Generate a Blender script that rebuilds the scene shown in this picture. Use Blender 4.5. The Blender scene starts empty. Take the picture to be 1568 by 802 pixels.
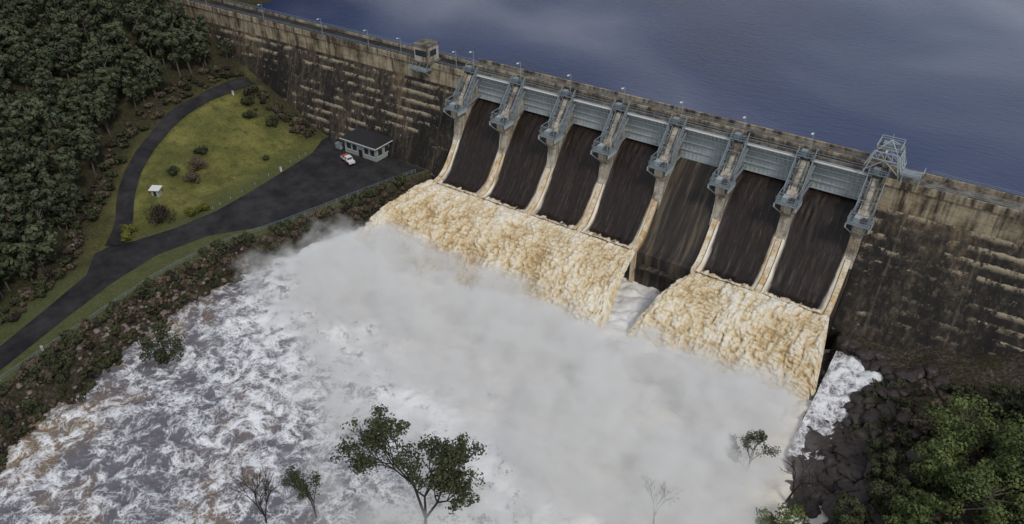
import bpy, bmesh, math, random
import numpy as np
from mathutils import Vector, Matrix
random.seed(7); rng=np.random.default_rng(11)
S=bpy.context.scene
SP=14.65; XE=7*SP
# ---------------------------------------------------------------- noise
def _h(ix,iy,iz):
    n=(ix*374761393+iy*668265263+iz*2147483647+ix*iy*1274126177)&0xffffffff
    n=((n^(n>>13))*1274126177)&0xffffffff
    n=((n^(n>>15))*2246822519)&0xffffffff
    return ((n^(n>>16))&0xffff)/65535.0
def vnoise(x,y,z=0.0):
    x=np.asarray(x,float);y=np.asarray(y,float);z=np.zeros_like(x)+z
    ix=np.floor(x).astype(np.int64);iy=np.floor(y).astype(np.int64);iz=np.floor(z).astype(np.int64)
    fx=x-ix;fy=y-iy;fz=z-iz
    fx=fx*fx*(3-2*fx);fy=fy*fy*(3-2*fy);fz=fz*fz*(3-2*fz)
    r=0
    for dx in (0,1):
        for dy in (0,1):
            for dz in (0,1):
                w=(fx if dx else 1-fx)*(fy if dy else 1-fy)*(fz if dz else 1-fz)
                r=r+w*_h(ix+dx,iy+dy,iz+dz)
    return r
def fbm(x,y,z=0.0,o=4):
    a=.5;r=0;t=0
    x=np.asarray(x,float);y=np.asarray(y,float)
    for i in range(o):
        r=r+a*vnoise(x*2**i+i*17.3,y*2**i+i*9.1,np.asarray(z)*2**i+i*3.7);t+=a;a*=.5
    return r/t
def billow(x,y,z=0.0,o=3):
    a=.5;r=0;t=0
    for i in range(o):
        n=vnoise(x*2**i+i*17.3,y*2**i+i*9.1,np.asarray(z)*2**i+i*3.7);r=r+a*np.sqrt(np.abs(2*n-1));t+=a;a*=.55
    return r/t
def sstep(a,b,x):
    t=np.clip((x-a)/(b-a),0,1);return t*t*(3-2*t)
# ---------------------------------------------------------------- terrain
YT=[-2000,-400,-200,-140,-130,-108,-83,-70,-52,-21,-10,0]
XT=[60,20,-8,-17,-20,-23.5,-26,-25,-19.5,-12,-8.5,-8.5]
def bank(Y): return np.interp(Y,YT,XT)
def bankd(Y): return np.interp(Y,[-130,-108,-83,-52,-10],[11,8,6,3.5,2.5])
def rshore(Y): return np.interp(Y,[-400,-100,-70,-60,-40,-17],[70,104,108,112,109,106.5])
def height(X,Y):
    X=np.asarray(X,float);Y=np.asarray(Y,float)
    s=.41+(.25-.41)*np.clip((-12-Y)/60,0,1)
    t=-X-46
    rise=s*np.where(t>0,t*t/(t+6),0)
    rise=60*(1-np.exp(-rise/60.)) 
    left=7+rise+ (fbm(X/18,Y/18)-.5)*5*sstep(60,90,-X)
    b=bank(Y)+(fbm(X*0+3,Y/6,2)-.5)*3*sstep(-45,-60,Y);d=bankd(Y)
    f=sstep(b+d+1.0,b+.5,X)
    rs=rshore(Y)
    right=-1.5+np.clip((X-rs),0,14)*.5+np.clip(X-rs-14,0,200)*.35
    right=right+(fbm(X/5,Y/5,3)-.5)*4
    riv=-3.0
    z=riv*(1-f)+left*f+(fbm(X/2.5,Y/2.5,5)-.5)*2.2*4*f*(1-f)
    z=np.where(X>rs,np.maximum(right,riv),z)
    z=np.where((X>rs-1)&(Y>-19),np.maximum(z,4.2+(fbm(X/3,Y/3,3)-.5)*2),z)
    up=22+np.clip((-X-80)*.43,0,60)+np.clip(X-230,0,100)*.3
    k=sstep(0,3,Y)
    return z*(1-k)+up*k
# ---------------------------------------------------------------- camera
CAM=Vector((119.0,-158.5,110.0))
th=math.radians(34.6)
hf=Vector((-.5552,.8317,0)).normalized(); right=Vector((hf.y,-hf.x,0))
F=hf*math.cos(th)-Vector((0,0,1))*math.sin(th); U=right.cross(F)
M=Matrix((right,U,-F)).transposed().to_4x4(); M.translation=CAM
cam=bpy.data.objects.new("camera",bpy.data.cameras.new("camera"));S.collection.objects.link(cam)
cam.matrix_world=M; cam.data.lens=27.55; cam.data.sensor_width=36; cam.data.clip_end=8000; cam.data.clip_start=1
S.camera=cam
# ---------------------------------------------------------------- node helpers
class NT:
    def __init__(s,name):
        s.m=bpy.data.materials.new(name);s.m.use_nodes=True;s.t=s.m.node_tree;s.n=s.t.nodes;s.l=s.t.links
        s.b=s.n.get("Principled BSDF");s.out=s.n.get("Material Output")
    def set(s,node,i,v):
        if isinstance(v,bpy.types.NodeSocket): s.l.new(v,node.inputs[i])
        else: node.inputs[i].default_value=v
    def pos(s):
        return s.n.new("ShaderNodeTexCoord").outputs["Object"]
    def mapv(s,v,sc=(1,1,1),rot=(0,0,0),loc=(0,0,0)):
        n=s.n.new("ShaderNodeMapping");s.l.new(v,n.inputs[0]);n.inputs["Scale"].default_value=sc;n.inputs["Rotation"].default_value=rot;n.inputs["Location"].default_value=loc
        return n.outputs[0]
    def noise(s,v,scale=1,det=4,rough=.55,dist=0,col=False):
        n=s.n.new("ShaderNodeTexNoise");s.l.new(v,n.inputs["Vector"]);n.inputs["Scale"].default_value=scale;n.inputs["Detail"].default_value=det
        n.inputs["Roughness"].default_value=rough;n.inputs["Distortion"].default_value=dist;return n.outputs[1 if col else 0]
    def vor(s,v,scale=1,feat='DISTANCE_TO_EDGE'):
        n=s.n.new("ShaderNodeTexVoronoi");n.feature=feat;s.l.new(v,n.inputs["Vector"]);n.inputs["Scale"].default_value=scale;return n.outputs["Distance"]
    def warp(s,v,scale,amt,det=3):
        c=s.noise(v,scale,det,.6,0,True)
        a=s.n.new("ShaderNodeVectorMath");a.operation='MULTIPLY_ADD';s.l.new(c,a.inputs[0]);a.inputs[1].default_value=(amt,amt,amt);s.l.new(v,a.inputs[2]);return a.outputs[0]
    def ramp(s,f,pts):
        n=s.n.new("ShaderNodeValToRGB");s.l.new(f,n.inputs[0]);e=n.color_ramp.elements
        while len(e)>1:e.remove(e[0])
        for i,(p,c) in enumerate(pts):
            if not hasattr(c,'__len__'): c=(c,c,c)
            if i==0:e[0].position=p;k=e[0]
            else:k=e.new(p)
            k.color=(c[0],c[1],c[2],1)
        return n.outputs[0]
    def math(s,op,a,b=0.0,c=None,clamp=False):
        n=s.n.new("ShaderNodeMath");n.operation=op;n.use_clamp=clamp;s.set(n,0,a);s.set(n,1,b)
        if c is not None:s.set(n,2,c)
        return n.outputs[0]
    def mr(s,v,a,b,c=0.,d=1.,smooth=True):
        n=s.n.new("ShaderNodeMapRange");n.interpolation_type='SMOOTHSTEP' if smooth else 'LINEAR'
        for i,x in enumerate((v,a,b,c,d)): s.set(n,i,x)
        return n.outputs[0]
    def mix(s,f,a,b,bt='MIX'):
        n=s.n.new("ShaderNodeMix");n.data_type='RGBA';n.blend_type=bt
        s.set(n,0,f)
        for i,x in ((6,a),(7,b)):
            if isinstance(x,tuple) and len(x)==3:x=(*x,1)
            s.set(n,i,x)
        return n.outputs[2]
    def sep(s,v):
        n=s.n.new("ShaderNodeSeparateXYZ");s.l.new(v,n.inputs[0]);return n.outputs
    def attr(s,name):
        n=s.n.new("ShaderNodeAttribute");n.attribute_name=name;return n.outputs
    def bump(s,h,st=.5,d=.1):
        n=s.n.new("ShaderNodeBump");s.l.new(h,n.inputs["Height"]);n.inputs["Strength"].default_value=st;n.inputs["Distance"].default_value=d
        s.l.new(n.outputs[0],s.b.inputs["Normal"])
    def fin(s,col,rough=.8,spec=.3,metal=0):
        s.set(s.b,"Base Color",(*col,1) if isinstance(col,tuple) else col);s.set(s.b,"Roughness",rough);s.set(s.b,"Specular IOR Level",spec);s.set(s.b,"Metallic",metal)
        return s.m
def plain(name,c,rough=.7,spec=.3,var=.25,sc=1.5,metal=0):
    t=NT(name);p=t.pos();n=t.noise(p,sc,5,.6)
    col=t.mix(n,tuple(x*(1-var) for x in c),tuple(min(1,x*(1+var)) for x in c));return t.fin(col,rough,spec,metal)
def concrete(name,light,dark,amt,rust=.25):
    t=NT(name);p=t.pos()
    drip=t.noise(t.mapv(p,(.5,.5,.06)),1,6,.65)
    drip2=t.noise(t.mapv(p,(1.8,1.8,.15)),1,4,.6)
    blot=t.noise(p,.25,6,.7)
    f=t.math('ADD',t.math('MULTIPLY',drip,.45),t.math('MULTIPLY',blot,.35))
    f=t.math('ADD',f,t.math('MULTIPLY',drip2,.2))
    dk=t.ramp(f,[(amt-.06,0),(amt+.07,1)])
    col=t.mix(dk,dark,light)
    z=t.sep(p)[2]
    fr=t.math('FRACT',t.math('DIVIDE',t.math('ADD',z,t.math('MULTIPLY',t.noise(p,.8,2),.12)),1.83))
    ln=t.mr(t.math('ABSOLUTE',t.math('SUBTRACT',fr,.5)),.0,.04,1,0)
    col=t.mix(t.math('MULTIPLY',ln,.5),col,tuple(d*.7 for d in dark))
    rs=t.ramp(t.noise(t.mapv(p,(.5,.5,.03),loc=(40,3,1)),1,5,.7),[(.55,0),(.66,1)])
    col=t.mix(t.math('MULTIPLY',rs,rust),col,(.30,.15,.05))
    g=t.noise(p,2.5,7,.75)
    col=t.mix(.6,col,t.ramp(g,[(.25,.25),(.75,.78)]),'OVERLAY')
    t.bump(g,.5,.12)
    return t.fin(col,.85,.2)
def facecon(name):
    t=NT(name);p=t.pos();x,y,z=t.sep(p)
    s1=t.noise(t.mapv(p,(.9,.9,.05)),1,6,.7);s0=t.noise(t.mapv(p,(.11,.11,.014)),1,4,.6)
    f=t.math('ADD',t.math('MULTIPLY',s1,.6),t.math('MULTIPLY',s0,.5))
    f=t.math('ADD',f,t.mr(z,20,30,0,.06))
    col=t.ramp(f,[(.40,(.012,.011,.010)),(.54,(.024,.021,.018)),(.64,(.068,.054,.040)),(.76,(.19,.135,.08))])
    zz=t.math('ADD',z,t.math('MULTIPLY',t.noise(p,.4,4,.7),1.0))
    fr=t.math('FRACT',t.math('DIVIDE',zz,2.4))
    near=t.mr(fr,.45,.98,0,1)
    pt=t.noise(t.mapv(p,(.32,.32,.28)),1,7,.8)
    big=t.noise(t.mapv(p,(.045,.045,.07)),1,3,.6)
    pm=t.mr(t.math('ADD',t.math('ADD',pt,t.math('MULTIPLY',t.math('SUBTRACT',big,.5),.6)),t.mr(z,14,30,0,.05)),.52,.60)
    pm=t.math('ADD',pm,t.math('MULTIPLY',t.mr(x,100,120,0,.35),t.mr(t.noise(t.mapv(p,(.6,.6,.5),loc=(7,7,7)),1,6,.8),.5,.6)),clamp=True)
    lime=t.math('MULTIPLY',near,pm)
    col=t.mix(t.math('MULTIPLY',lime,.85),col,(.44,.37,.26))
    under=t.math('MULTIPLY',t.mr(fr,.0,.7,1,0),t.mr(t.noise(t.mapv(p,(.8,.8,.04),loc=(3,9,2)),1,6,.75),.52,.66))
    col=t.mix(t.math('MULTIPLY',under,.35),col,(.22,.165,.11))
    ln=t.mr(fr,.965,1.0,0,1);col=t.mix(t.math('MULTIPLY',ln,.6),col,(.01,.01,.01))
    jx=t.math('ABSOLUTE',t.math('SUBTRACT',t.math('FRACT',t.math('DIVIDE',x,SP)),.5))
    j=t.mr(t.math('ADD',jx,t.math('MULTIPLY',t.noise(t.mapv(p,(.6,.6,.2)),1,5,.7),.09)),.03,.07,1,0)
    col=t.mix(t.math('MULTIPLY',j,.4),col,(.20,.16,.12))
    g=t.noise(p,2.2,7,.75);col=t.mix(.6,col,t.ramp(g,[(.25,.25),(.75,.78)]),'OVERLAY')
    t.bump(g,.6,.2);return t.fin(col,.75,.25)
MC_light=concrete("weathered_concrete_band",(.42,.35,.24),(.075,.056,.04),.49,.35)
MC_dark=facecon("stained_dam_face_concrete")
MC_pier=concrete("pier_concrete",(.46,.42,.35),(.13,.105,.08),.48,.35)
MC_deck=concrete("deck_concrete",(.22,.195,.16),(.06,.052,.047),.50,.3)
MC_low=concrete("wet_divider_concrete",(.76,.68,.53),(.48,.29,.11),.48,.5)
def m_dry():
    t=NT("dry_chute_concrete");p=t.pos()
    d=t.noise(t.mapv(p,(.7,.05,.05)),1,6,.65)
    col=t.ramp(d,[(.3,(.016,.014,.013)),(.5,(.042,.035,.03)),(.62,(.12,.095,.065)),(.75,(.05,.042,.034))])
    t.bump(t.noise(p,2,6),.3,.1);return t.fin(col,.7,.3)
M_dry=m_dry()
def m_chute():
    t=NT("chute_water");p=t.pos()
    d=t.noise(t.mapv(p,(4.5,.5,.5)),1,7,.75,.4);s=t.noise(t.mapv(p,(3,.05,.05)),1,4,.6)
    d=t.math('ADD',t.math('MULTIPLY',d,.65),t.math('MULTIPLY',s,.35))
    col=t.ramp(d,[(.38,(.009,.006,.005)),(.52,(.021,.013,.010)),(.61,(.055,.037,.027)),(.70,(.28,.23,.18))])
    e=t.attr("edge")[2]
    n=t.noise(t.mapv(p,(1.2,.2,.2)),1,5,.6)
    ee=t.math('ADD',e,t.math('MULTIPLY',t.math('SUBTRACT',n,.5),.6))
    f=t.mr(ee,.5,.9);c2=t.ramp(t.noise(t.mapv(p,(1.5,.12,.12),loc=(9,2,0)),1,5,.6),[(.34,(.45,.24,.07)),(.45,(.68,.54,.34)),(.56,(.84,.78,.66))])
    col=t.mix(f,col,c2);t.bump(t.noise(t.mapv(p,(4,.8,.8)),1,6,.7),.5,.15)
    return t.fin(col,.45,.35)
M_chute=m_chute()
def m_fall():
    t=NT("falling_water");p=t.pos();a=t.attr("lump")[2]
    n=t.noise(t.mapv(p,(1.2,.6,.45)),1.8,7,.78)
    f=t.math('ADD',t.math('MULTIPLY',a,.8),t.math('MULTIPLY',t.math('SUBTRACT',n,.5),.75))
    col=t.ramp(f,[(.03,(.45,.31,.16)),(.17,(.63,.48,.28)),(.32,(.78,.67,.47)),(.46,(.87,.80,.67)),(.64,(.91,.885,.82))])  # crests cream, low creases ochre: shade between lumps painted into the colour
    t.bump(n,.8,.35);return t.fin(col,.7,.15)
M_fall=m_fall()
def m_river():
    t=NT("turbulent_river_water");p=t.pos();s=t.attr("foam")[2]
    v=t.warp(p,.13,7,2)
    fb=t.noise(v,.36,9,.68,0)
    e=t.vor(t.warp(v,.45,2.6,3),.55);e2=t.vor(t.warp(p,1.0,1.3,3),1.25)
    lace=t.math('MAXIMUM',t.mr(e,0,.12,1,0),t.math('MULTIPLY',t.mr(e2,0,.16,1,0),.75))
    big=t.noise(p,.045,4,.6,.4)
    f=t.math('ADD',t.math('MULTIPLY',t.math('SUBTRACT',fb,.5),6.5),t.math('MULTIPLY',lace,.75))
    f=t.math('ADD',f,t.math('MULTIPLY',t.math('SUBTRACT',big,.5),1.6))
    f=t.math('ADD',f,t.math('MULTIPLY',t.math('SUBTRACT',s,.53),4.2))
    brn=t.math('MULTIPLY',t.mr(big,.47,.6),t.mr(s,.36,.52,1,.08))
    dk=t.mix(brn,(.145,.135,.155),(.25,.17,.09))
    w=t.mix(t.mr(f,-.25,1.0,smooth=False),dk,(.86,.865,.88))
    w=t.mix(t.mr(s,.8,1.05,0,.6),w,(.76,.67,.51))
    t.bump(fb,.8,.6);return t.fin(w,.55,.3)
M_river=m_river()
def m_lake():
    t=NT("reservoir_water");p=t.pos()
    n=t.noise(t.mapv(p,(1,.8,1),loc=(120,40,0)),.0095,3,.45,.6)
    col=t.ramp(n,[(.36,(.006,.014,.055)),(.46,(.018,.032,.10)),(.54,(.058,.072,.135)),(.66,(.17,.18,.235))])  # broad pale patches paint cloud reflections into the water colour
    b=t.noise(t.mapv(p,(.5,1.6,1),rot=(0,0,.5)),.6,5,.65)
    t.bump(b,.5,.3);t.b.inputs["IOR"].default_value=1.33
    return t.fin(col,.18,.5)
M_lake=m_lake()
def m_ground():
    t=NT("ground_soil_and_grass");p=t.pos()
    s=t.sep(t.attr("kind")[1])
    n=t.noise(p,.12,6,.65);n2=t.noise(p,1.6,7,.75);n3=t.noise(p,.35,6,.65)
    scrub=t.ramp(n2,[(.3,(.018,.02,.012)),(.5,(.045,.042,.023)),(.7,(.10,.08,.05))])
    lawn=t.mix(t.ramp(n,[(.38,0),(.62,1)]),(.10,.105,.032),(.19,.18,.055))
    lawn=t.mix(t.ramp(n3,[(.5,0),(.66,.8)]),lawn,(.07,.072,.03))
    lawn=t.mix(.7,lawn,t.ramp(n2,[(.3,.25),(.7,.76)]),'OVERLAY')
    verge=t.mix(n3,(.055,.07,.026),(.13,.13,.058));verge=t.mix(.6,verge,t.ramp(n2,[(.3,.25),(.7,.76)]),'OVERLAY')
    col=t.mix(s[0],scrub,lawn);col=t.mix(s[1],col,verge)
    rock=t.ramp(n2,[(.36,(.02,.017,.014)),(.52,(.075,.06,.045)),(.64,(.16,.13,.11)),(.74,(.38,.33,.31))])
    col=t.mix(t.math('MULTIPLY',s[2],t.ramp(n3,[(.42,0),(.56,1)])),col,rock)
    t.bump(n2,.9,.35);return t.fin(col,.95,.1)
M_ground=m_ground()
def m_asph():
    t=NT("asphalt");p=t.pos();n=t.noise(p,.22,6,.65);g=t.noise(p,9,4)
    col=t.mix(t.ramp(n,[(.35,0),(.65,1)]),(.011,.011,.013),(.04,.038,.038));col=t.mix(.5,col,t.ramp(g,[(.3,.3),(.7,.7)]),'OVERLAY')
    return t.fin(col,.75,.25)
M_asph=m_asph()
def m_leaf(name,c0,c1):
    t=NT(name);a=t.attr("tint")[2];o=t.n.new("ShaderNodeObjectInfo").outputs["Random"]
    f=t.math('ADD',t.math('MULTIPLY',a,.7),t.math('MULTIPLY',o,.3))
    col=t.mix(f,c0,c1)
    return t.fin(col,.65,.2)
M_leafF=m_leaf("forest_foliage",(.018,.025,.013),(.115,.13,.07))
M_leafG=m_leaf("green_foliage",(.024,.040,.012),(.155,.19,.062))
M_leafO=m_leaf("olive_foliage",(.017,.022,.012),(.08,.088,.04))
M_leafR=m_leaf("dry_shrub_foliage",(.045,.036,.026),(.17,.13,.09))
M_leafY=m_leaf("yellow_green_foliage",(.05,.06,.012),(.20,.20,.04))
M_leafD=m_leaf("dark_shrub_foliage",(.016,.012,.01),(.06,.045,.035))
M_bark=plain("bark",(.12,.10,.085),.9,.1,.4,6)
M_barkd=plain("dark_bark",(.045,.037,.032),.9,.1,.4,6)
M_steel=plain("galvanised_steel",(.21,.245,.265),.5,.4,.35,1.5)
M_steelD=plain("dark_steel",(.07,.075,.08),.6,.3,.3,1.5)
M_steelL=plain("painted_gate_steel",(.37,.41,.42),.55,.35,.3,.8)
M_white=plain("white_paint",(.70,.70,.67),.5,.4,.1)
M_wall=plain("cream_rendered_wall",(.33,.35,.32),.8,.2,.2,.6)
M_roof=plain("dark_roof_tiles",(.022,.021,.022),.7,.3,.35,3)
M_glass=plain("window_glass",(.03,.04,.05),.12,.6,.1)
M_red=plain("red_paint",(.45,.06,.03),.35,.5,.1)
M_tyre=plain("tyre_rubber",(.02,.02,.02),.8,.2,.1)
M_rock=plain("dark_wet_rock",(.045,.034,.03),.55,.4,.7,.7)
M_rockl=plain("pale_rock",(.23,.19,.17),.85,.2,.6,1.2)
# ---------------------------------------------------------------- mesh helpers
def mkobj(name,me,parent=None):
    o=bpy.data.objects.new(name,me);S.collection.objects.link(o)
    if parent:o.parent=parent
    return o
def empty(name):
    o=bpy.data.objects.new(name,None);S.collection.objects.link(o);o.empty_display_size=.1;return o
class MB:
    def __init__(s):s.v=[];s.f=[];s.m=[];s.mats=[]
    def mi(s,m):
        if m not in s.mats:s.mats.append(m)
        return s.mats.index(m)
    def add(s,vs,fs,m):
        k=len(s.v);s.v+=[tuple(q) for q in vs];s.f+=[tuple(i+k for i in f) for f in fs];s.m+=[s.mi(m)]*len(fs)
    def box(s,x0,x1,y0,y1,z0,z1,m):
        s.add([(x0,y0,z0),(x1,y0,z0),(x1,y1,z0),(x0,y1,z0),(x0,y0,z1),(x1,y0,z1),(x1,y1,z1),(x0,y1,z1)],
              [(0,3,2,1),(4,5,6,7),(0,1,5,4),(1,2,6,5),(2,3,7,6),(3,0,4,7)],m)
    def beam(s,p,q,w,m,h=None,n=4,w2=None):
        p=Vector(p);q=Vector(q);d=(q-p).normalized();up=Vector((0,0,1)) if abs(d.z)<.95 else Vector((1,0,0))
        a=d.cross(up).normalized();b=a.cross(d)
        h=h or w;w2=w2 or w;vs=[]
        for P,r in((p,1),(q,w2/w)):
            for i in range(n):
                t=2*math.pi*(i+.5)/n;k=1/math.cos(math.pi/n) if n==4 else 1
                vs.append(P+a*(math.cos(t)*w/2*k*r)+b*(math.sin(t)*h/2*k*r))
        fs=[(i,(i+1)%n,n+(i+1)%n,n+i) for i in range(n)]+[tuple(range(n))[::-1],tuple(range(n,2*n))]
        s.add(vs,fs,m)
    def prism(s,prof,x0,x1,m):
        n=len(prof);vs=[(x0,y,z) for y,z in prof]+[(x1,y,z) for y,z in prof]
        s.add(vs,[(i,(i+1)%n,n+(i+1)%n,n+i) for i in range(n)]+[tuple(range(n))[::-1],tuple(range(n,2*n))],m)
    def rail(s,pts,m,h=1.1,sp=2.0,t=.07):
        for p,q in zip(pts[:-1],pts[1:]):
            p=Vector(p);q=Vector(q);L=(q-p).length;n=max(1,int(L/sp))
            for i in range(n+1):
                b=p.lerp(q,i/n);s.beam(b,b+Vector((0,0,h)),t,m)
            for hh in (h,h*.55):
                s.beam(p+Vector((0,0,hh)),q+Vector((0,0,hh)),t,m)
    def truss(s,a0,a1,b0,b1,n,w,m):
        a0,a1,b0,b1=map(Vector,(a0,a1,b0,b1));s.beam(a0,a1,w*1.3,m);s.beam(b0,b1,w*1.3,m)
        for i in range(n+1):
            s.beam(a0.lerp(a1,i/n),b0.lerp(b1,i/n),w,m)
            if i<n:s.beam(a0.lerp(a1,i/n),b0.lerp(b1,(i+1)/n),w*.8,m)
    def obj(s,name,parent=None,smooth=False):
        me=bpy.data.meshes.new(name);me.from_pydata(s.v,[],s.f)
        for m in s.mats:me.materials.append(m)
        me.polygons.foreach_set("material_index",s.m)
        if smooth:me.polygons.foreach_set("use_smooth",[True]*len(s.f))
        me.update();return mkobj(name,me,parent)
def grid(name,X,Y,Z,mat,attrs={},parent=None,smooth=True):
    r,c=X.shape;v=np.stack([X,Y,Z],-1).reshape(-1,3)
    i=np.arange(r*c).reshape(r,c)
    f=np.stack([i[:-1,:-1],i[:-1,1:],i[1:,1:],i[1:,:-1]],-1).reshape(-1,4)
    me=bpy.data.meshes.new(name);me.from_pydata(v.tolist(),[],f.tolist())
    for k,a in attrs.items():
        if a.ndim==3:
            at=me.attributes.new(k,'FLOAT_COLOR','POINT');at.data.foreach_set("color",np.concatenate([a.reshape(-1,3),np.ones((r*c,1))],1).ravel())
        else:
            at=me.attributes.new(k,'FLOAT','POINT');at.data.foreach_set("value",a.ravel().astype(float))
    me.materials.append(mat)
    if smooth:me.polygons.foreach_set("use_smooth",[True]*len(f))
    me.update();return mkobj(name,me,parent)
# ---------------------------------------------------------------- terrain sheet
RD=[(-79,-9),(-80.5,-24),(-79,-37),(-75,-48.5),(-68.5,-59),(-60.7,-67.7),(-52,-75),(-46.5,-81.5)]
FY=[-400,-140,-116,-103,-91,-80,-68,-60,-48,-24,-9,2]
FX=[40,-28,-38,-44,-50,-60,-69,-76,-83,-87,-85,-100]
def axis(lo,hi,st,far):
    a=list(np.arange(lo,hi+.01,st));s=st*1.5;x=lo
    while x>-far:x-=s;s*=1.35;a.insert(0,x)
    x=hi;s=st*1.5
    while x<far:x+=s;s*=1.35;a.append(x)
    return np.array(a)
gx=axis(-150,150,.9,3500);gy=axis(-170,10,.9,3500)
GX,GY=np.meshgrid(gx,gy);GZ=height(GX,GY)
rdx=np.interp(GY,[p[1] for p in RD[::-1]],[p[0] for p in RD[::-1]])
lawn=sstep(rdx+1,rdx+3,GX)*sstep(-40,-42.5,GX)*sstep(-82,-78,GY)*sstep(-6,-9,GY)
lawn=lawn*np.clip(1-.9*sstep(-22,-10,GY+(fbm(GX/5,GY/5,8)-.5)*14)*sstep(-44,-52,GX)*sstep(-80,-72,GX),0,1)
sh=sstep(0,6,GX-np.interp(GY,FY,FX))*sstep(rdx+1,rdx-1,GX)*.4*(GY<-5)
b=bank(GY)
verge=sstep(b+1.0,b-.5,GX+(fbm(GX/2,GY/2,4)-.5)*1.5)*sstep(-50,-40,GX)
slope=sstep(b-.5,b+2,GX)*(GX<20)+(GX>100)*(GY<-10)*1.0
kind=np.stack([np.clip(lawn+sh,0,1),np.clip(verge,0,1)*(GY<0),slope],-1)
grid("ground",GX,GY,GZ,M_ground,{"kind":kind})
def zt(x,y):return float(height(np.array(x),np.array(y)))
PAD=[(-16,-145),(-25.4,-120),(-30,-104),(-33.5,-90),(-34.7,-78),(-31.5,-66),(-22,-53.5),(-17.5,-36),(-13,-22),(-9,-10),(-49,-9),(-46,-14),(-43,-20),(-42,-27),(-40,-45),(-39.5,-57),(-41,-68),(-44.5,-77.5),(-49,-84.5),(-41,-92),(-37,-103),(-32.6,-116),(-23,-145)]
mb=MB();mb.add([(x,y,7.06) for x,y in PAD],[tuple(range(len(PAD)))],M_asph)
mb.obj("asphalt_road")
def spline(pts,k=12):
    P=[]
    for i in range(len(pts)-1):
        p0=Vector(pts[max(i-1,0)]);p1=Vector(pts[i]);p2=Vector(pts[i+1]);p3=Vector(pts[min(i+2,len(pts)-1)])
        for q in range(k):
            t=q/k;P.append(.5*((2*p1)+(p2-p0)*t+(2*p0-5*p1+4*p2-p3)*t*t+(3*p1-p0-3*p2+p3)*t**3))
    P.append(Vector(pts[-1]));return P
def ribbon(pts,w,mat,dz,name,parent=None):
    mb=MB();P=spline(pts);vs=[];N=5
    for i,p in enumerate(P):
        d=(P[min(i+1,len(P)-1)]-P[max(i-1,0)]).normalized();n=Vector((-d.y,d.x))
        for j in range(N):
            q=p+n*w*(j/(N-1)-.5);vs.append((q.x,q.y,zt(q.x,q.y)+dz))
    fs=[(i*N+j,i*N+j+1,(i+1)*N+j+1,(i+1)*N+j) for i in range(len(P)-1) for j in range(N-1)]
    mb.add(vs,fs,mat);return mb.obj(name,parent)
ribbon(RD,4.0,M_asph,.22,"access_road")
mb=MB();FN=[(-9.5,-13),(-12.2,-22),(-16,-37),(-20,-52),(-24.6,-66),(-26.3,-80),(-25.4,-92),(-23.6,-106),(-20.8,-125),(-17,-142)]
P=spline(FN,5)
for i,p in enumerate(P):
    z=zt(p.x-.8,p.y);q=Vector((p.x-.8,p.y,z));mb.beam(q-Vector((0,0,.3)),q+Vector((0,0,1.2)),.12,M_steel)
    if i:
        for h in(.4,.8,1.15):mb.beam(pq+Vector((0,0,h)),q+Vector((0,0,h)),.05,M_steel)
    pq=q
mb.obj("wire_fence")
mb=MB();LF=[(-43.3,-22),(-42.6,-32),(-41,-47),(-40.4,-57)]
for i,p in enumerate(spline(LF,3)):
    q=Vector((p.x-.6,p.y,zt(p.x-.6,p.y)));mb.beam(q-Vector((0,0,.2)),q+Vector((0,0,.75)),.11,M_steelL)
mb.obj("bollard_row")
# ---------------------------------------------------------------- water
gy=np.concatenate([np.arange(-2200,-170,60),np.arange(-165,-15,.5)])
gx=np.arange(-45,128,.5)
WX,WY=np.meshgrid(gx,gy)
near=sstep(-75,-35,WY)
bl=billow(WX/4.0+fbm(WX/9,WY/9,3,2)*2,WY/4.0,1,4)
WZ=(fbm(WX/9,WY/9,1,3)-.5)*2.0+(bl-.5)*(1.3+near*1.3)
foam=.50+.42*sstep(-100,-50,WY+.35*(WX-20))-.10*sstep(0,-22,WX)-.05*sstep(-95,-130,WY)+.16*(bl-.6)+.15*sstep(100,106,WX)
grid("river_water",WX,WY,WZ,M_river,{"foam":foam})
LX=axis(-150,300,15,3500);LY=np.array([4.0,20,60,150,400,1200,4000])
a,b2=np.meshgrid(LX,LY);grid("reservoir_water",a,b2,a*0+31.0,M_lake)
# ---------------------------------------------------------------- dam
dam=empty("concrete_dam")
mb=MB()
def wall(x0,x1,slopeY,zb,zband):
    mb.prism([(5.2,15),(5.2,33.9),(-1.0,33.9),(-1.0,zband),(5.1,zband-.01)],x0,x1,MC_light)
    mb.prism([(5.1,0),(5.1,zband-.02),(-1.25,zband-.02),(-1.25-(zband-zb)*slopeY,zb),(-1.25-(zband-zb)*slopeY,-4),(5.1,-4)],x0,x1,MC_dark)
    mb.box(x0,x1,-1.35,-1.002,33.2,34.7,MC_light);mb.box(x0,x1,4.9,5.25,33.95,34.7,MC_light)
    x=x0
    while x<x1-1:
        mb.box(x,x+.5,-1.42,-1.352,33.1,34.8,MC_deck);x+=3.7
wall(-135,-1.2,.38,6,29)
wall(XE+1.2,260,.52,4,28)
mb.box(-135,-1.2,-1.0,4.89,33.9,33.96,M_asph);mb.box(XE+1.2,260,-1,4.89,33.9,33.96,MC_deck)
for x0,x1 in((-135,-1.2),(XE+9,260)):
    mb.rail([(x0,-1.2,34.7),(x1,-1.2,34.7)],M_steel,.8,2.4,.07)
    mb.rail([(x0,5.05,34.7),(x1,5.05,34.7)],M_steel,.8,2.4,.07)
mb.obj("non_overflow_wall",dam)
PROF=[(6,24),(4,25.8),(2.5,26.1),(1,25.7),(-1,24.4),(-3,22.3),(-6,18.4),(-10,13),(-12.5,10.2),(-14.5,8.9),(-16.5,8.6)]
def chz(y):
    ys=[p[0] for p in PROF][::-1];zs=[p[1] for p in PROF][::-1];return np.interp(y,ys,zs)
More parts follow.
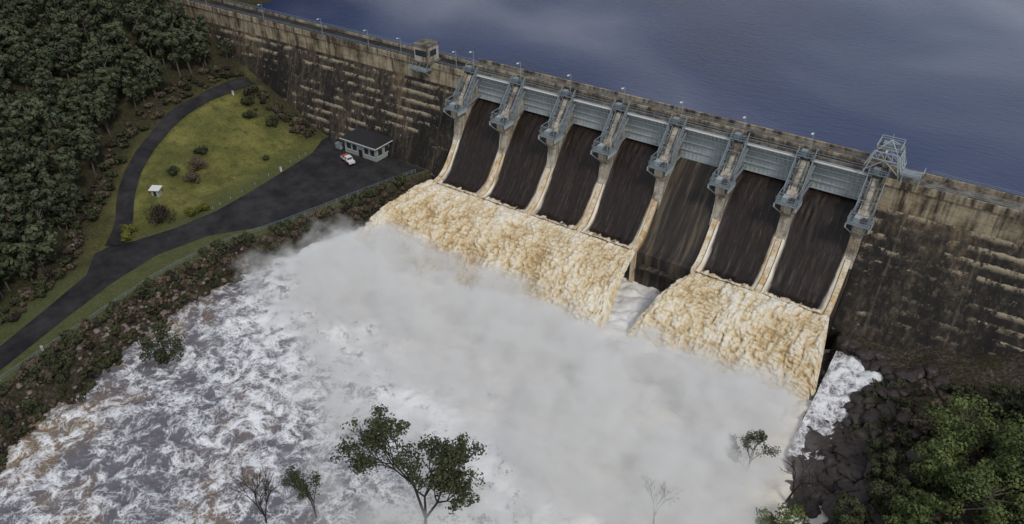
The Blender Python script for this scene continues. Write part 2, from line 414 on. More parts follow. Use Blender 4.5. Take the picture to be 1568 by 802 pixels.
mb=MB();mb.prism(PROF+[(-16.5,-4),(6,-4)],-1.1,XE+1.1,M_dry)
mb.box(4*SP+2,5*SP-2,-18.2,-16.52,5.2,5.6,MC_dark)
mb.obj("spillway_chute",dam)
for i in range(7):
    if i==4:continue
    x0=SP*i+.7;x1=SP*i+SP-.7
    ys=np.linspace(3,-17.5,60);xs=np.linspace(x0,x1,50)
    CX,CY=np.meshgrid(xs,ys);CZ=chz(np.clip(CY,-16.5,9))+.35+(fbm(CX*1.5,CY*.35,i,3)-.5)*.5
    d=np.minimum(CX-x0,x1-CX);ed=np.clip(1-d/(.7+2.1*sstep(0,-17,CY)),0,1)*sstep(1,-3,CY)
    ed=np.maximum(ed,sstep(-14.8,-17.3,CY+(fbm(CX*1.3,CY,i,2)-.5)*2))
    CZ=CZ+ed*.5
    grid("chute_water_sheet",CX,CY,CZ,M_chute,{"edge":ed},dam)
PY=[(7,20),(7,33.4),(0,33.4),(-3,29.6),(-7.6,26.2),(-7.6,24.2),(-6.2,22.6),(-6.8,18.5),(-8.4,14.6),(-8,8)]
for i in range(8):
    X=SP*i;mb=MB();w=1.1
    mb.prism(PY+[(7,8)],X-w,X+w,MC_pier)
    lo=[(y,float(chz(y))+1.7-.04*abs(y)) for y in (-7.6,-9,-11,-13,-15,-17)]
    mb.prism(lo+[(-17.2,8.6),(-17.0,-4),(-7.6,-4)],X-.55,X+.55,MC_low)
    mb.obj("pier",dam)
    mb=MB();st=M_steel;zp=26.5;q=1.6
    mb.box(X-2.4,X+2.4,-10.6+q,-6.6+q,zp,zp+.2,st)
    for xx in(X-2.3,X+2.3):
        sg=1 if xx>X else -1
        mb.box(xx-.12,xx+.12,-10.6+q,-6.6+q,zp-.95,zp-.01,M_steelL)
        mb.beam((xx,-10.4+q,zp-.9),(X+sg*1.0,-9.1+q,zp-2.6),.2,st)
        xi=X+sg*1.8
        mb.truss((xi,-7+q,zp+.3),(xi,1.0,33.9),(xi,-7+q,zp+2.3),(xi,1.0,35.9),6,.14,st)
        mb.rail([(xx,-10.5+q,zp+.2),(xx,-6.8+q,zp+.2)],st,1.1,1.2,.08)
        mb.truss((X+sg*.7,-6.8+q,zp+.5),(X+sg*.7,.9,34.0),(X+sg*.7,-6.8+q,zp+1.2),(X+sg*.7,.9,34.7),7,.1,M_steelD)
        mb.beam((xi,-10.3+q,zp+.2),(xi,-10.3+q,zp+2.6),.14,st);mb.beam((xi,-7+q,zp+2.6),(xi,-10.3+q,zp+2.6),.13,st)
    mb.beam((X-1.8,-10.3+q,zp+2.6),(X+1.8,-10.3+q,zp+2.6),.13,st)
    mb.rail([(X-2.3,-10.5+q,zp+.2),(X+2.3,-10.5+q,zp+.2)],st,1.1,1.1,.08)
    mb.box(X-1.2,X-.1,-9.7+q,-7.8+q,zp+.21,zp+1.3,M_steelL);mb.box(X+.3,X+1.3,-9.3+q,-8.1+q,zp+.21,zp+1.0,M_steelD)
    for k in range(8):
        y=-6.4+q+k*.72;mb.box(X-1.75,X+1.75,y,y+.36,zp+.4+k*.9,zp+.5+k*.9,M_steelD if k%2 else st)
    for k in(1,3,5):
        y=-7+q+(8-q)*k/6;z=zp+2.3+(33.6-zp)*k/6;mb.beam((X-1.8,y,z),(X+1.8,y,z),.14,st)
    mb.box(X-1.9,X+1.9,-.6,1.1,34.3,34.45,st);mb.box(X-1.1,X+.2,-.4,.8,34.46,35.6,M_steel);mb.box(X+.5,X+1.3,-.3,.5,34.46,35.2,M_steelD)
    mb.rail([(X-1.9,-.6,34.45),(X+1.9,-.6,34.45)],st,1.1,1.2,.08)
    mb.beam((X+.3,1.2,34),(X+.3,1.2,39.4),.13,M_steelL,w2=.09,n=6);mb.beam((X+.3,1.2,39.4),(X+.3,.2,39.6),.09,M_steelL,n=6);mb.box(X+.1,X+.5,-.4,.25,39.5,39.68,M_white)
    mb.obj("gate_hoist_platform",dam)
for i in range(7):
    x0=SP*i+1.12;x1=SP*i+SP-1.12;C=(-7,28.6);R=9.0
    a0,a1=math.radians(33),math.radians(-11 if i!=4 else -18)
    P=[(C[0]+R*math.cos(a0+(a1-a0)*k/12),C[1]+R*math.sin(a0+(a1-a0)*k/12)) for k in range(13)]
    mb=MB();Q=[(y+.12,z) for y,z in P];mb.prism(P+Q[::-1],x0,x1,M_steelL)
    for k in (0,3,6,9,12):
        y,z=P[k];mb.box(x0,x1,y-.38,y-.02,z-.1,z+.1,M_steelL if k else M_white)
    for k in range(13):
        x=x0+.3+k*(x1-x0-.6)/12
        for q in range(12):
            (ya,za),(yb,zb)=P[q],P[q+1];mb.beam((x,ya-.15,za),(x,yb-.15,zb),.08,M_steelL,.25)
    for x in(x0+1.0,x1-1.0):
        for k in(2,10):
            xc=x0+.3 if x<(x0+x1)/2 else x1-.3
            mb.beam((xc,C[0]+1.6,C[1]-2.6),(x,P[k][0]-.3,P[k][1]),.4,st)
    mb.obj("radial_gate",dam)
mb=MB();B0=-1.2;B1=XE+1.2
mb.box(B0,B1,2.4,5.6,34.4,35.0,MC_deck);mb.box(B0,B1,5.25,5.62,35.0,35.9,MC_light);mb.box(B0,B1,2.36,2.66,35.004,35.5,MC_light)
mb.box(B0,B1,2.6,2.9,33.2,34.39,MC_deck)
mb.box(B0,B1,3.3,3.42,35.004,35.12,M_steelD);mb.box(B0,B1,4.5,4.62,35.004,35.12,M_steelD)
mb.box(B0,B1,.7,2.3,33.9,34.1,MC_deck);mb.box(B0,B1,.62,.9,33.3,33.89,M_steelL)
mb.rail([(B0,.75,34.1),(B1,.75,34.1)],M_steel,1.1,2.2,.08);mb.rail([(B0,2.5,35.5),(B1,2.5,35.5)],M_steel,.9,2.2,.07)
x=B0
while x<B1-1:
    mb.box(x,x+.6,2.26,2.355,34.6,35.55,MC_deck);mb.box(x+1,x+1.5,5.1,5.245,35.005,35.97,MC_deck);x+=SP/4
for i in range(8):mb.box(SP*i-1.1,SP*i+1.1,2.3,5.5,33.41,34.39,MC_deck)
mb.obj("crest_bridge",dam)
# ---------------------------------------------------------------- falls
def falls(name,x0,x1,fl,fr,seed):
    nx=int((x1-x0)/.17);nt=200
    T=np.linspace(0,1,nt)[:,None]*np.ones((1,nx));Sx=np.ones((nt,1))*np.linspace(0,1,nx)[None,:]
    Xb=x0+(x1-x0)*Sx
    R=np.interp(Xb,[-5,30,XE],[28,25,19])+(fbm(Xb/6,Xb*0,seed,2)-.5)*3
    out=T*R
    Y=-16.2-out
    Z=9.0+.12*out-(10.5+.12*R)*T**2.1
    X=Xb-fl*(T**1.2)*(1-Sx)**3+fr*T*(Sx**3)
    amp=sstep(0,.15,T)
    arc=out+(9-Z)*1.0
    wx=X+(fbm(X/2,arc/4,seed,2)-.5)*1.2
    l1=billow(wx/1.7,arc/4.6,seed,2);l2=billow(wx/.8,arc/1.25,seed+5,2);l3=fbm(X/5,arc/12,seed,2);l4=fbm(wx/.45,arc/.6,seed,2)
    d=(l1-.6)*1.3+(l2-.6)*1.0+(l3-.5)*2.4+(l4-.5)*.5
    ny=-.35-.5*T;nz=.9-.35*T
    Y2=Y+d*ny*(.35+.75*amp);Z2=Z+d*nz*(.35+.65*amp)
    edge=np.minimum(Sx*(x1-x0),(1-Sx)*(x1-x0));drop=np.clip(1-edge/1.6,0,1)**2*2.0*(.2+T)
    Z2=Z2-drop
    lump=np.clip(.42+(l1-.6)*.5+(l2-.6)*.5+(l3-.5)*.45+.14*(1-sstep(0,.4,T)),0,1)
    grid(name,X,Y2,Z2,M_fall,{"lump":lump})
falls("waterfall",-3.0,4*SP+.4,8,3,1.0)
falls("waterfall",5*SP-.4,XE+.5,8,4,9.0)
# ---------------------------------------------------------------- mist volume
def m_mist():
    t=NT("spray_mist");t.n.remove(t.b);p=t.pos();x,y,z=t.sep(p)
    n=t.noise(t.mapv(p,(1,1,1.4)),.06,3,.65,0);n2=t.noise(p,.17,2,.65)
    L=t.math('ADD',t.math('ADD',y,t.math('MULTIPLY',x,.42)),80)
    L=t.math('ADD',L,t.math('MULTIPLY',t.math('SUBTRACT',n,.5),95))
    A=t.mr(L,-26,38);A=t.math('MULTIPLY',A,t.mr(t.math('ADD',x,t.math('MULTIPLY',n,30)),-34,26))
    yb=t.math('ADD',y,t.math('MULTIPLY',n2,8))
    B=t.mr(yb,-37,-28,1,0)
    Cc=t.mr(t.math('ADD',x,t.math('MULTIPLY',n,20)),112,124,1,0)
    far=t.mr(y,-95,-58,.45,1)
    A=t.math('MULTIPLY',A,Cc)
    H=t.math('MULTIPLY',t.math('MULTIPLY',A,far),t.math('ADD',3.5,t.math('MULTIPLY',t.mr(n,.36,.64),17)))
    H=t.math('MULTIPLY',H,t.mr(y,-32,-56,.35,1))
    hz=t.mr(t.math('SUBTRACT',H,z),-2,5)
    d=t.math('MULTIPLY',t.math('MULTIPLY',t.math('MULTIPLY',hz,A),B),t.mr(n2,.36,.66,.035,.42))
    sc=t.n.new("ShaderNodeVolumeScatter");sc.inputs["Color"].default_value=(.97,.98,.985,1);t.l.new(d,sc.inputs["Density"])
    em=t.n.new("ShaderNodeEmission");em.inputs[0].default_value=(.97,.97,.95,1);t.l.new(t.math('MULTIPLY',d,.185),em.inputs[1])  # spray glows faintly in place of multiply scattered light
    ad=t.n.new("ShaderNodeAddShader");t.l.new(sc.outputs[0],ad.inputs[0]);t.l.new(em.outputs[0],ad.inputs[1]);t.l.new(ad.outputs[0],t.out.inputs["Volume"])
    try:t.m.cycles.volume_step_rate=1.6
    except Exception as e:print(e)
    return t.m
fp=[(-36,-29,13),(116,-26,11),(116,-122,8),(60,-124,8),(-38,-80,12),(30,-58,18),(90,-58,18),(20,-45,16),(90,-40,15)]
bm=bmesh.new()
for x,y,z in fp:
    bm.verts.new((x,y,z))
for x,y,z in fp[:5]:bm.verts.new((x,y,-1.2))
r_=bmesh.ops.convex_hull(bm,input=bm.verts)
bmesh.ops.delete(bm,geom=[v for v in bm.verts if not v.link_faces],context='VERTS')
bmesh.ops.recalc_face_normals(bm,faces=bm.faces)
vol=bm.calc_volume(signed=True)
if vol<0:bmesh.ops.reverse_faces(bm,faces=bm.faces)
me=bpy.data.meshes.new("spray_mist");bm.to_mesh(me);bm.free();me.materials.append(m_mist());mkobj("spray_mist",me)
# ---------------------------------------------------------------- trees
def leaves(cent,rad,n,size,flat=.75,tx=.6):
    V=[];T=[]
    for c,r in zip(cent,rad):
        d=rng.normal(size=(n,3));d[:,2]+=.35;d/=np.linalg.norm(d,axis=1)[:,None];rr=r*(.6+.45*rng.random((n,1)))
        q=np.array(c)+d*rr*np.array([1,1,flat])
        nn=d+rng.normal(size=(n,3))*tx*.6;nn/=np.linalg.norm(nn,axis=1)[:,None]
        u=np.cross(nn,rng.normal(size=(n,3)));u/=np.linalg.norm(u,axis=1)[:,None];w=np.cross(nn,u)
        s=size*(.6+.8*rng.random((n,1)))
        V.append(np.stack([q-u*s,q+w*s*.6,q+u*s,q-w*s*.6],1).reshape(-1,3))
        base=rng.random()*.45;T.append(np.repeat(np.clip(base+.3*rng.random(n)+.3*d[:,2],0,1),4))  # random tint, plus top light painted onto upward-facing leaves
    V=np.concatenate(V);T=np.concatenate(T);F=np.arange(len(V)).reshape(-1,4);return V,F,T
def limb(mb,p,q,r0,r1,m,n=6):mb.beam(p,q,r0*2,m,n=n,w2=r1*2)
def join(name,mb,V,Fc,T,leafm):
    k=len(mb.v);li=mb.mi(leafm);me=bpy.data.meshes.new(name);me.from_pydata(mb.v+V.tolist(),[],mb.f+(Fc+k).tolist())
    for m in mb.mats:me.materials.append(m)
    me.polygons.foreach_set("material_index",mb.m+[li]*len(Fc))
    at=me.attributes.new("tint",'FLOAT','POINT');at.data.foreach_set("value",np.concatenate([np.zeros(k),T]));me.update();return me
def tree_mesh(name,h,cw,nc,nl,ls,leafm,barkm,seed,low=.35,cr=(.15,.25)):
    r=random.Random(seed);mb=MB();top=Vector((r.uniform(-.05,.05)*h,r.uniform(-.05,.05)*h,h*.85))
    mid=Vector((r.uniform(-.03,.03)*h,r.uniform(-.03,.03)*h,h*.45))
    limb(mb,(0,0,-.8),mid,h*.022,h*.015,barkm);limb(mb,mid,top,h*.015,h*.005,barkm)
    C=[];R=[]
    for i in range(nc):
        a=r.uniform(0,6.28);zz=low+(1-low)*((i+.5)/nc);k=math.sin(math.pi*min(1,max(.12,(1-zz)/(1-low)*.85+.12)))
        rr=cw/2*k*r.uniform(.35,1.0);c=Vector((math.cos(a)*rr,math.sin(a)*rr,h*(zz-.06+r.uniform(-.05,.05))))
        C.append(c);R.append(cw*r.uniform(*cr))
        b=mid.lerp(top,max(0,(zz-.45)/.55)) if zz>.45 else mid*(zz/.45)
        limb(mb,b-Vector((0,0,.08*h)),c,h*.008,h*.003,barkm,4)
    V,Fc,T=leaves(C,R,nl,ls);return join(name,mb,V,Fc,T,leafm)
def bare_mesh(name,h,spread,barkm,seed,depth=5,twig=None):
    r=random.Random(seed);mb=MB();tips=[]
    def grow(p,d,L,rad,k):
        q=p+d*L;limb(mb,p,q,rad,rad*.7,barkm,5)
        if k==0:tips.append(q);return
        if k<=3 and twig:tips.append(q)
        for _ in range(r.choice((2,3,3))):
            nd=(d+Vector((r.uniform(-1,1),r.uniform(-1,1),r.uniform(-.35,.6)))*spread).normalized();grow(q,nd,L*r.uniform(.62,.85),rad*.66,k-1)
    grow(Vector((0,0,-1)),Vector((r.uniform(-.2,.2),r.uniform(-.2,.2),1)).normalized(),h*.33,h*.018,depth)
    if twig:
        tips=[t for t in tips if r.random()<twig[0]]
        V,Fc,T=leaves(tips,[twig[1]*r.uniform(.6,1.3) for _ in tips],twig[2],twig[3]);return join(name,mb,V,Fc,T,twig[4])
    me=bpy.data.meshes.new(name);me.from_pydata(mb.v,[],mb.f);me.materials.append(barkm);me.update();return me
def place(name,me,x,y,z=None,s=1,rz=0):
    o=mkobj(name,me);o.location=(x,y,zt(x,y) if z is None else z);o.scale=(s,s,s);o.rotation_euler=(0,0,rz);return o
src=bpy.data.collections.new("forest_tree_variants")
for k in range(5):
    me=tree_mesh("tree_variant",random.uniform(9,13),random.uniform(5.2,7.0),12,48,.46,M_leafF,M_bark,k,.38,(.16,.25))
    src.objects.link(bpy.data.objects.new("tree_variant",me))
def shrub_mesh(name,w,h,leafm,seed,nc=9,nl=40,ls=.22):
    r=random.Random(seed);mb=MB();C=[];R=[]
    for i in range(nc):
        a=r.uniform(0,6.28);rr=w/2*r.uniform(.1,.75);c=Vector((math.cos(a)*rr,math.sin(a)*rr,h*r.uniform(.3,.75)));C.append(c);R.append(w*r.uniform(.16,.26))
        limb(mb,(0,0,-.3),c,.05,.02,M_barkd,4)
    V,Fc,T=leaves(C,R,nl,ls,.8);return join(name,mb,V,Fc,T,leafm)
def instancer(name,pts,coll,smin,smax,seed):
    me=bpy.data.meshes.new(name);me.from_pydata(pts,[],[]);o=mkobj(name,me)
    g=bpy.data.node_groups.new(name,'GeometryNodeTree')
    g.interface.new_socket("Geometry",in_out='INPUT',socket_type='NodeSocketGeometry');g.interface.new_socket("Geometry",in_out='OUTPUT',socket_type='NodeSocketGeometry')
    N=g.nodes;Lk=g.links;gi=N.new("NodeGroupInput");go=N.new("NodeGroupOutput")
    ci=N.new("GeometryNodeCollectionInfo");ci.inputs["Collection"].default_value=coll;ci.inputs["Separate Children"].default_value=True;ci.inputs["Reset Children"].default_value=True
    ip=N.new("GeometryNodeInstanceOnPoints");ip.inputs["Pick Instance"].default_value=True
    rv=N.new("FunctionNodeRandomValue");rv.data_type='FLOAT_VECTOR';rv.inputs[0].default_value=(-.08,-.08,0);rv.inputs[1].default_value=(.08,.08,6.28);rv.inputs["Seed"].default_value=seed
    rs=N.new("FunctionNodeRandomValue");rs.data_type='FLOAT';rs.inputs[2].default_value=smin;rs.inputs[3].default_value=smax;rs.inputs["Seed"].default_value=seed+1
    Lk.new(gi.outputs[0],ip.inputs["Points"]);Lk.new(ci.outputs[0],ip.inputs["Instance"]);Lk.new(rv.outputs[0],ip.inputs["Rotation"]);Lk.new(rs.outputs[1],ip.inputs["Scale"])
    Lk.new(ip.outputs[0],go.inputs[0]);m=o.modifiers.new("instances",'NODES');m.node_group=g;return o
pts=[]
for ix in np.arange(-235,-20,4.6):
    for iy in np.arange(-165,80,4.6):
        x=ix+random.uniform(-2.2,2.2);y=iy+random.uniform(-2.2,2.2)
        if -7<y<7:continue
        if y<0 and x<np.interp(y,FY,FX)-2 or y>=0 and x<-106-.1*y:
            pts.append((x,y,zt(x,y)))
instancer("eucalyptus_forest",pts,src,.6,1.3,3)
sc=bpy.data.collections.new("bank_shrub_variants")
for k,(w_,h_,m_) in enumerate([(2.2,1.4,M_leafO),(3,2,M_leafO),(1.6,1,M_leafR),(2.6,1.6,M_leafR),(2.4,1.2,M_leafD)]):
    sc.objects.link(bpy.data.objects.new("shrub_variant",shrub_mesh("shrub_variant",w_,h_,m_,k)))
pts=[]
for _ in range(800):
    y=random.uniform(-145,-18);bb=float(bank(y));x=bb+random.uniform(.2,1.2)+random.random()**1.3*float(bankd(y));
    if y>-60 and random.random()<.4:continue
    pts.append((x,y,zt(x,y)-.1))
for _ in range(240):
    y=random.uniform(-140,-10);x=float(np.interp(y,FY,FX))+random.uniform(-3,3.5);pts.append((x,y,zt(x,y)))
for _ in range(60):
    x=random.uniform(-78,-50);y=-11-abs(random.gauss(0,3));pts.append((x,y,zt(x,y)))
for _ in range(420):
    x=random.uniform(113,150);y=random.uniform(-80,-24)
    if x<float(rshore(y))+6:continue
    pts.append((x,y,zt(x,y)))
instancer("bank_shrubs",pts,sc,.6,1.4,8)
for x,y,w_,h_,m_ in [(-57.5,-48.5,7,4,M_leafR),(-54.5,-52,5,3,M_leafR),(-62,-43,4,2.6,M_leafO),(-60,-54,4,2.4,M_leafO),(-46.5,-69,8.5,4,M_leafD),(-49,-67,5,3,M_leafD),(-42.6,-62,4.2,2,M_leafY),(-42.4,-58.5,3.4,1.8,M_leafY),(-48.3,-76,4.5,2,M_leafY),(-46.2,-78,3.4,2,M_leafY),(-66,-22,5,2.4,M_leafO),(-60,-19,4,2,M_leafO),(-71,-18,5,3,M_leafO),(-50,-31,2,1.2,M_leafO)]:
    place("garden_shrub",shrub_mesh("garden_shrub",w_,h_,m_,int(x*7+y),13,70,.2),x,y)
def rocks(name,pts,mat):
    mb=MB()
    bm=bmesh.new();bmesh.ops.create_icosphere(bm,subdivisions=2,radius=1);bv=np.array([v.co[:] for v in bm.verts]);bf=[tuple(v.index for v in f.verts) for f in bm.faces];bm.free()
    for k,(x,y,z,r) in enumerate(pts):
        n=fbm(bv[:,0]*1.3+k*3.1,bv[:,1]*1.3,bv[:,2]*1.3+k,2)
        v=bv*(.55+.9*n)[:,None]*r*np.array([random.uniform(.8,1.4),random.uniform(.8,1.4),random.uniform(.5,.85)]);v=np.round(v/(r*.28))*(r*.28)*.5+v*.5
        mb.add(v+np.array([x,y,z]),bf,mat)
    return mb.obj(name)
pts=[]
for _ in range(460):
    y=random.uniform(-60,-17.5);x=float(rshore(y))-2+abs(random.gauss(0,8));pts.append((x,y,max(zt(x,y),-.3)+.2,random.uniform(.4,1.8)))
rocks("river_boulders",pts,M_rock)
pts=[]
for _ in range(420):
    y=random.choice((random.uniform(-140,-60),random.gauss(-85,9)));x=float(bank(y))+1+random.random()*float(bankd(y));pts.append((x,y,zt(x,y),random.uniform(.2,.7)))
rocks("bank_rocks",pts,M_rockl)
gx=np.arange(106.5,126,.4);gy=np.arange(-50,-18,.4);a,b2=np.meshgrid(gx,gy)
cz=.9+np.clip(b2+44,0,30)*.11+(billow(a/2.5,b2/2.5,4)-.5)*1.9-.11*np.abs(a-112-(b2+30)*.4)
grid("cascade_water",a,b2,cz,M_river,{"foam":a*0+.60})
place("eucalyptus_tree",bare_mesh("eucalyptus_tree",22,.62,M_barkd,5,6,(.72,1.15,17,.26,M_leafO)),61,-98.5,-4.5,1.0)
place("eucalyptus_tree",bare_mesh("eucalyptus_tree",11,.5,M_barkd,9,5,(.6,.8,12,.2,M_leafO)),45.5,-107,-1.5)
place("bare_tree",bare_mesh("bare_tree",12,.5,M_barkd,12,5),39,-112.5,-1.5)
place("bare_tree",bare_mesh("bare_tree",9,.75,M_barkd,21,5),93,-77,0)
place("bare_tree",bare_mesh("bare_tree",13,.5,M_barkd,22,5),109.5,-59.5,0)
place("bare_tree",bare_mesh("bare_tree",9,.6,M_barkd,25,5),113.5,-63,0)
place("eucalyptus_tree",bare_mesh("eucalyptus_tree",11,.5,M_barkd,31,5,(.6,.8,14,.2,M_leafO)),102.5,-57,-2)
place("eucalyptus_tree",tree_mesh("eucalyptus_tree",9,9,22,90,.26,M_leafO,M_barkd,41,.15,(.12,.2)),-9.5,-96,-.5)
place("leafy_tree",tree_mesh("leafy_tree",6.5,8,18,90,.25,M_leafG,M_bark,43,.25,(.13,.2)),111,-67,-.5)
for k,(x,y,h,cw,m) in enumerate([(131,-40,10,14,M_leafG),(139,-46,11,14,M_leafG),(129,-50,9,11,M_leafG),(136,-56,10,13,M_leafG),(143,-38,11,13,M_leafG),(124,-57,7,8,M_leafO),(122,-50,6,6,M_leafO),(128,-62,8,9,M_leafG),(119,-63,6,6,M_leafO),(146,-52,11,13,M_leafG),(137,-31,7,8,M_leafO),(120,-45,5,4,M_leafO)]):
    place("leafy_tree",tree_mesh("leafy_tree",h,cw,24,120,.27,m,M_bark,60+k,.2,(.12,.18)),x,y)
# ---------------------------------------------------------------- gatehouse building
hs=empty("gatehouse_building");mb=MB();x0,x1,y0,y1,zb,ze=-35.5,-23.5,-14.2,-7.5,7,11.6
mb.box(x0,x1,y0,y1,zb-.3,ze,M_wall);mb.obj("walls",hs)
mb=MB();e=.9;A=[(x0-e,y0-e,ze),(x1+e,y0-e,ze),(x1+e,y1+e,ze),(x0-e,y1+e,ze)];cy=(y0+y1)/2
mb.add(A+[(x0+3,cy,ze+2.6),(x1-3,cy,ze+2.6)],[(0,1,5,4),(1,2,5),(2,3,4,5),(3,0,4),(0,3,2,1)],M_roof)
mb.box(x0-e,x1+e,y0-e-.04,y0-e+.1,ze-.25,ze+.02,M_white);mb.box(x1+e-.1,x1+e+.04,y0-e,y1+e,ze-.25,ze+.02,M_white);mb.obj("hip_roof",hs)
mb=MB()
for k in range(5):
    xa=x0+.9+k*2.25
    if k==2:mb.box(xa,xa+1.4,y0-.05,y0+.1,7.05,9.3,M_roof)
    else:mb.box(xa,xa+1.5,y0-.04,y0+.1,8.5,10.3,M_glass);mb.box(xa-.1,xa+1.6,y0-.1,y0+.1,8.35,8.48,M_white)
for k in range(2):mb.box(x1-.1,x1+.04,y0+1+k*2.8,y0+2.6+k*2.8,8.5,10.3,M_glass);mb.box(x1-.1,x1+.1,y0+.9+k*2.8,y0+2.7+k*2.8,8.35,8.48,M_white)
mb.obj("windows_and_door",hs)
tr=empty("utility_truck");X,Y,Z=-32.5,-17.8,7.07
mb=MB();mb.prism([(-.95,.5),(.95,.5),(.95,1.15),(.8,1.2),(-.8,1.2),(-.95,1.15)],3.6,5.0,M_white)
mb.prism([(-.95,.5),(.95,.5),(.95,1.25),(.78,2.0),(-.78,2.0),(-.95,1.25)],2.0,3.6,M_white)
mb.box(-.2,1.95,-1.0,1.0,.75,.9,M_white);mb.box(-.2,1.95,-1.0,-.94,.9,1.35,M_white);mb.box(-.2,1.95,.94,1.0,.9,1.35,M_white);mb.box(-.2,-.14,-.93,.93,.9,1.35,M_red)
mb.box(.1,1.6,-.7,.7,.91,1.6,M_red);mb.box(2.3,3.3,-.9,-.86,1.3,1.85,M_glass);mb.box(2.3,3.3,.86,.9,1.3,1.85,M_glass);mb.box(3.55,3.63,-.7,.7,1.25,1.85,M_glass)
mb.box(2.0,5.0,-.965,-.94,.55,1.0,M_red)
mb.obj("body",tr)
mb=MB()
for xx in(.6,4.2):
    for yy in(-.95,.95):mb.beam((xx,yy-.13,.4),(xx,yy+.13,.4),.8,M_tyre,n=12)
mb.obj("wheels",tr);tr.location=(X,Y,Z);tr.rotation_euler=(0,0,-.35)
hs=empty("picnic_shelter");mb=MB();bx,by=-56.3,-62;bz=zt(bx,by)
mb.box(-1.0,1.0,-.8,.8,-.3,1.7,M_wall);mb.box(-.4,.3,-.85,-.78,0,1.5,M_roof);mb.obj("walls",hs)
mb=MB();mb.add([(-1.4,-1.2,1.7),(1.4,-1.2,1.7),(1.4,1.2,2.0),(-1.4,1.2,2.0),(-1.4,-1.2,1.82),(1.4,-1.2,1.82),(1.4,1.2,2.12),(-1.4,1.2,2.12)],[(0,3,2,1),(4,5,6,7),(0,1,5,4),(1,2,6,5),(2,3,7,6),(3,0,4,7)],M_white);mb.obj("roof",hs)
hs.location=(bx,by,bz);hs.rotation_euler=(0,0,.5)
for x,y in [(-77,-18),(-63,-73),(-42,-33),(-24,-112),(-52,-88)]:
    mb=MB();mb.box(-.22,.22,-.18,.18,-.2,1.2,M_white);mb.box(-.27,.27,-.22,.22,1.2,1.3,M_steelL);o=mb.obj("marker_post");o.location=(x,y,zt(x,y))
mb=MB()
for sx in(-.5,.5):
    for sy in(-.5,.5):mb.beam((sx,sy,0),(sx*.3,sy*.3,6.5),.1,M_steelD)
for k in range(6):
    z=k*1.05;q=.5-.35*k/6;mb.beam((-q,-q,z),(q,-q,z+1),.06,M_steelD);mb.beam((q,-q,z),(q,q,z+1),.06,M_steelD);mb.beam((-q,q,z),(-q,-q,z+1),.06,M_steelD)
o=mb.obj("lattice_mast");o.location=(-41.5,-12.8,7)
mb=MB();mb.box(-1,1,-.6,.6,0,1.5,M_steelL);mb.box(-.9,-.1,-.66,-.6,.1,1.4,M_steel);mb.box(.1,.9,-.66,-.6,.1,1.4,M_steel);mb.box(-1.1,1.1,-.7,.7,1.5,1.6,M_steel);o=mb.obj("electrical_cabinet");o.location=(-38.6,-13.5,7.06)
hs=empty("control_tower_hut");mb=MB()
mb.box(-16.6,-12.0,-2.6,2.0,34.9,39.0,MC_pier);mb.box(-16.9,-11.7,-2.9,2.3,39.0,39.45,MC_deck);mb.box(-16.2,-12.4,-2.66,-2.58,36.3,37.9,M_glass);mb.box(-12.04,-11.94,-1.6,1.0,36.3,37.9,M_glass)
mb.box(-17.2,-11.4,-3.0,2.3,34.6,34.89,MC_deck);mb.obj("tower_room",hs)
mb=MB();mb.box(-17,-11.6,-4.6,-1.5,32.9,33.1,M_steel);mb.rail([(-17,-4.6,33.1),(-11.6,-4.6,33.1)],M_steelL,1.1,1,.09)
for x in(-16.8,-14.3,-11.8):mb.beam((x,-4.5,33),(x,-1.4,30.5),.18,M_steel);mb.beam((x,-4.5,33),(x,-3,34.6),.14,M_steel)
mb.obj("steel_balcony",hs)
hs=empty("gantry_hoist_frame");mb=MB();gx0,gx1,gy0,gy1,z0,z1=99.5,106.5,-.5,5.0,34.9,39.4
gm=(gx0+gx1)/2;gmy=(gy0+gy1)/2
for x in(gx0,gx1):
    for y in(gy0,gy1):
        mb.beam((x,y,z0-1),(x+(1 if x==gx0 else -1)*1.4,y,z1),.24,M_steelL);mb.beam((x+(1 if x==gx0 else -1)*1.4,y,z1),(gm,gmy,z1+1.8),.16,M_steelL)
    mb.truss((x,gy0,z0+1),(x,gy1,z0+1),(x+(1 if x==gx0 else -1),gy0,z1-1),(x+(1 if x==gx0 else -1),gy1,z1-1),3,.13,M_steelL)
for y in(gy0,gy1):
    mb.truss((gx0+1.2,y,z1),(gx1-1.2,y,z1),(gx0+.7,y,z1-1.6),(gx1-.7,y,z1-1.6),4,.14,M_steelL)
    mb.beam((gx0,y,z0),(gm,y,z1-1.6),.16,M_steelL);mb.beam((gx1,y,z0),(gm,y,z1-1.6),.16,M_steelL)
mb.box(gx0+1.4,gm-.2,gy0+.2,gy1-.2,z1+.1,z1+.2,M_steelD);mb.rail([(gx0+1.3,gy0,z1+.2),(gx1-1.3,gy0,z1+.2),(gx1-1.3,gy1,z1+.2),(gx0+1.3,gy1,z1+.2),(gx0+1.3,gy0,z1+.2)],M_steelL,1.1,1.1,.09)
mb.box(101.6,103.4,1.2,3.0,z1+.21,z1+1.2,M_steel)
mb.beam((gm,gmy,z1+1.8),(gm,gmy,z1+3.2),.1,M_steelL)
mb.box(106.6,110.5,-1.8,1.2,36.2,36.4,M_steel);mb.rail([(106.6,-1.8,36.4),(110.5,-1.8,36.4),(110.5,1.2,36.4)],M_steelL,1.2,1,.1)
for x in(107,110.2):mb.beam((x,-1.5,36.2),(x,-1.2,33.5),.2,M_steelL)
mb.obj("steel_frame",hs)
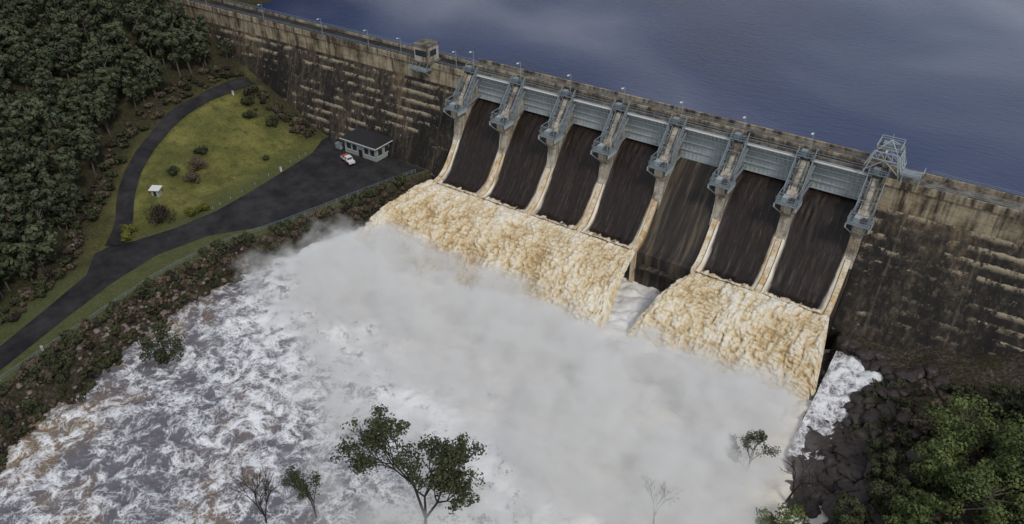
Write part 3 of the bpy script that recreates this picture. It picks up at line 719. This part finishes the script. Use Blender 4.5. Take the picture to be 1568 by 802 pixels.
for x in [-105,-78,-53,-35,-23,-4,128.5]:
    mb=MB();mb.beam((0,0,0),(0,0,5.2),.14,M_steelL,w2=.09,n=6);mb.beam((0,0,5.2),(0,-.9,5.4),.09,M_steelL,n=6);mb.box(-.18,.18,-1.4,-.8,5.32,5.46,M_white)
    o=mb.obj("street_lamp");o.location=(x,-.7,33.9)
mb=MB();mb.box(-1,1,-1.2,1.2,0,.15,M_steel);mb.box(-.5,.5,-.4,.4,.15,1.7,M_steelL);mb.rail([(-1,-1.2,.15),(1,-1.2,.15),(1,1.2,.15)],M_steelL,1.1,1,.08);o=mb.obj("control_cabinet");o.location=(130,-1.6,34.8)
# ---------------------------------------------------------------- light
w=bpy.data.worlds.new("World");S.world=w;w.use_nodes=True;n=w.node_tree.nodes;l=w.node_tree.links
bg=n["Background"];sk=n.new("ShaderNodeTexSky");sk.sky_type='NISHITA';sk.sun_disc=False
mx=n.new("ShaderNodeMix");mx.data_type='RGBA';tc=n.new("ShaderNodeTexCoord");no=n.new("ShaderNodeTexNoise");no.inputs["Scale"].default_value=2.6;no.inputs["Detail"].default_value=5
l.new(tc.outputs["Generated"],no.inputs["Vector"]);rp=n.new("ShaderNodeValToRGB");rp.color_ramp.elements[0].position=.38;rp.color_ramp.elements[1].position=.62
rp.color_ramp.elements[0].color=(.3,.3,.3,1);rp.color_ramp.elements[1].color=(.95,.95,.95,1)
l.new(no.outputs[0],rp.inputs[0]);l.new(rp.outputs[0],mx.inputs[0]);l.new(sk.outputs[0],mx.inputs[6]);mx.inputs[7].default_value=(6.2,6.5,7.0,1)
l.new(mx.outputs[2],bg.inputs[0]);bg.inputs[1].default_value=.1
sd=bpy.data.lights.new("sun",'SUN');sd.energy=1.45;sd.angle=math.radians(10);sd.color=(1,.95,.87);so=bpy.data.objects.new("sun",sd);S.collection.objects.link(so)
d=Vector((.6,-.35,.75)).normalized();so.rotation_euler=d.to_track_quat('Z','Y').to_euler()
sk.sun_rotation=math.atan2(d.x,d.y);sk.sun_elevation=math.asin(d.z)
S.view_settings.view_transform='Standard';S.view_settings.look='None';S.view_settings.exposure=0
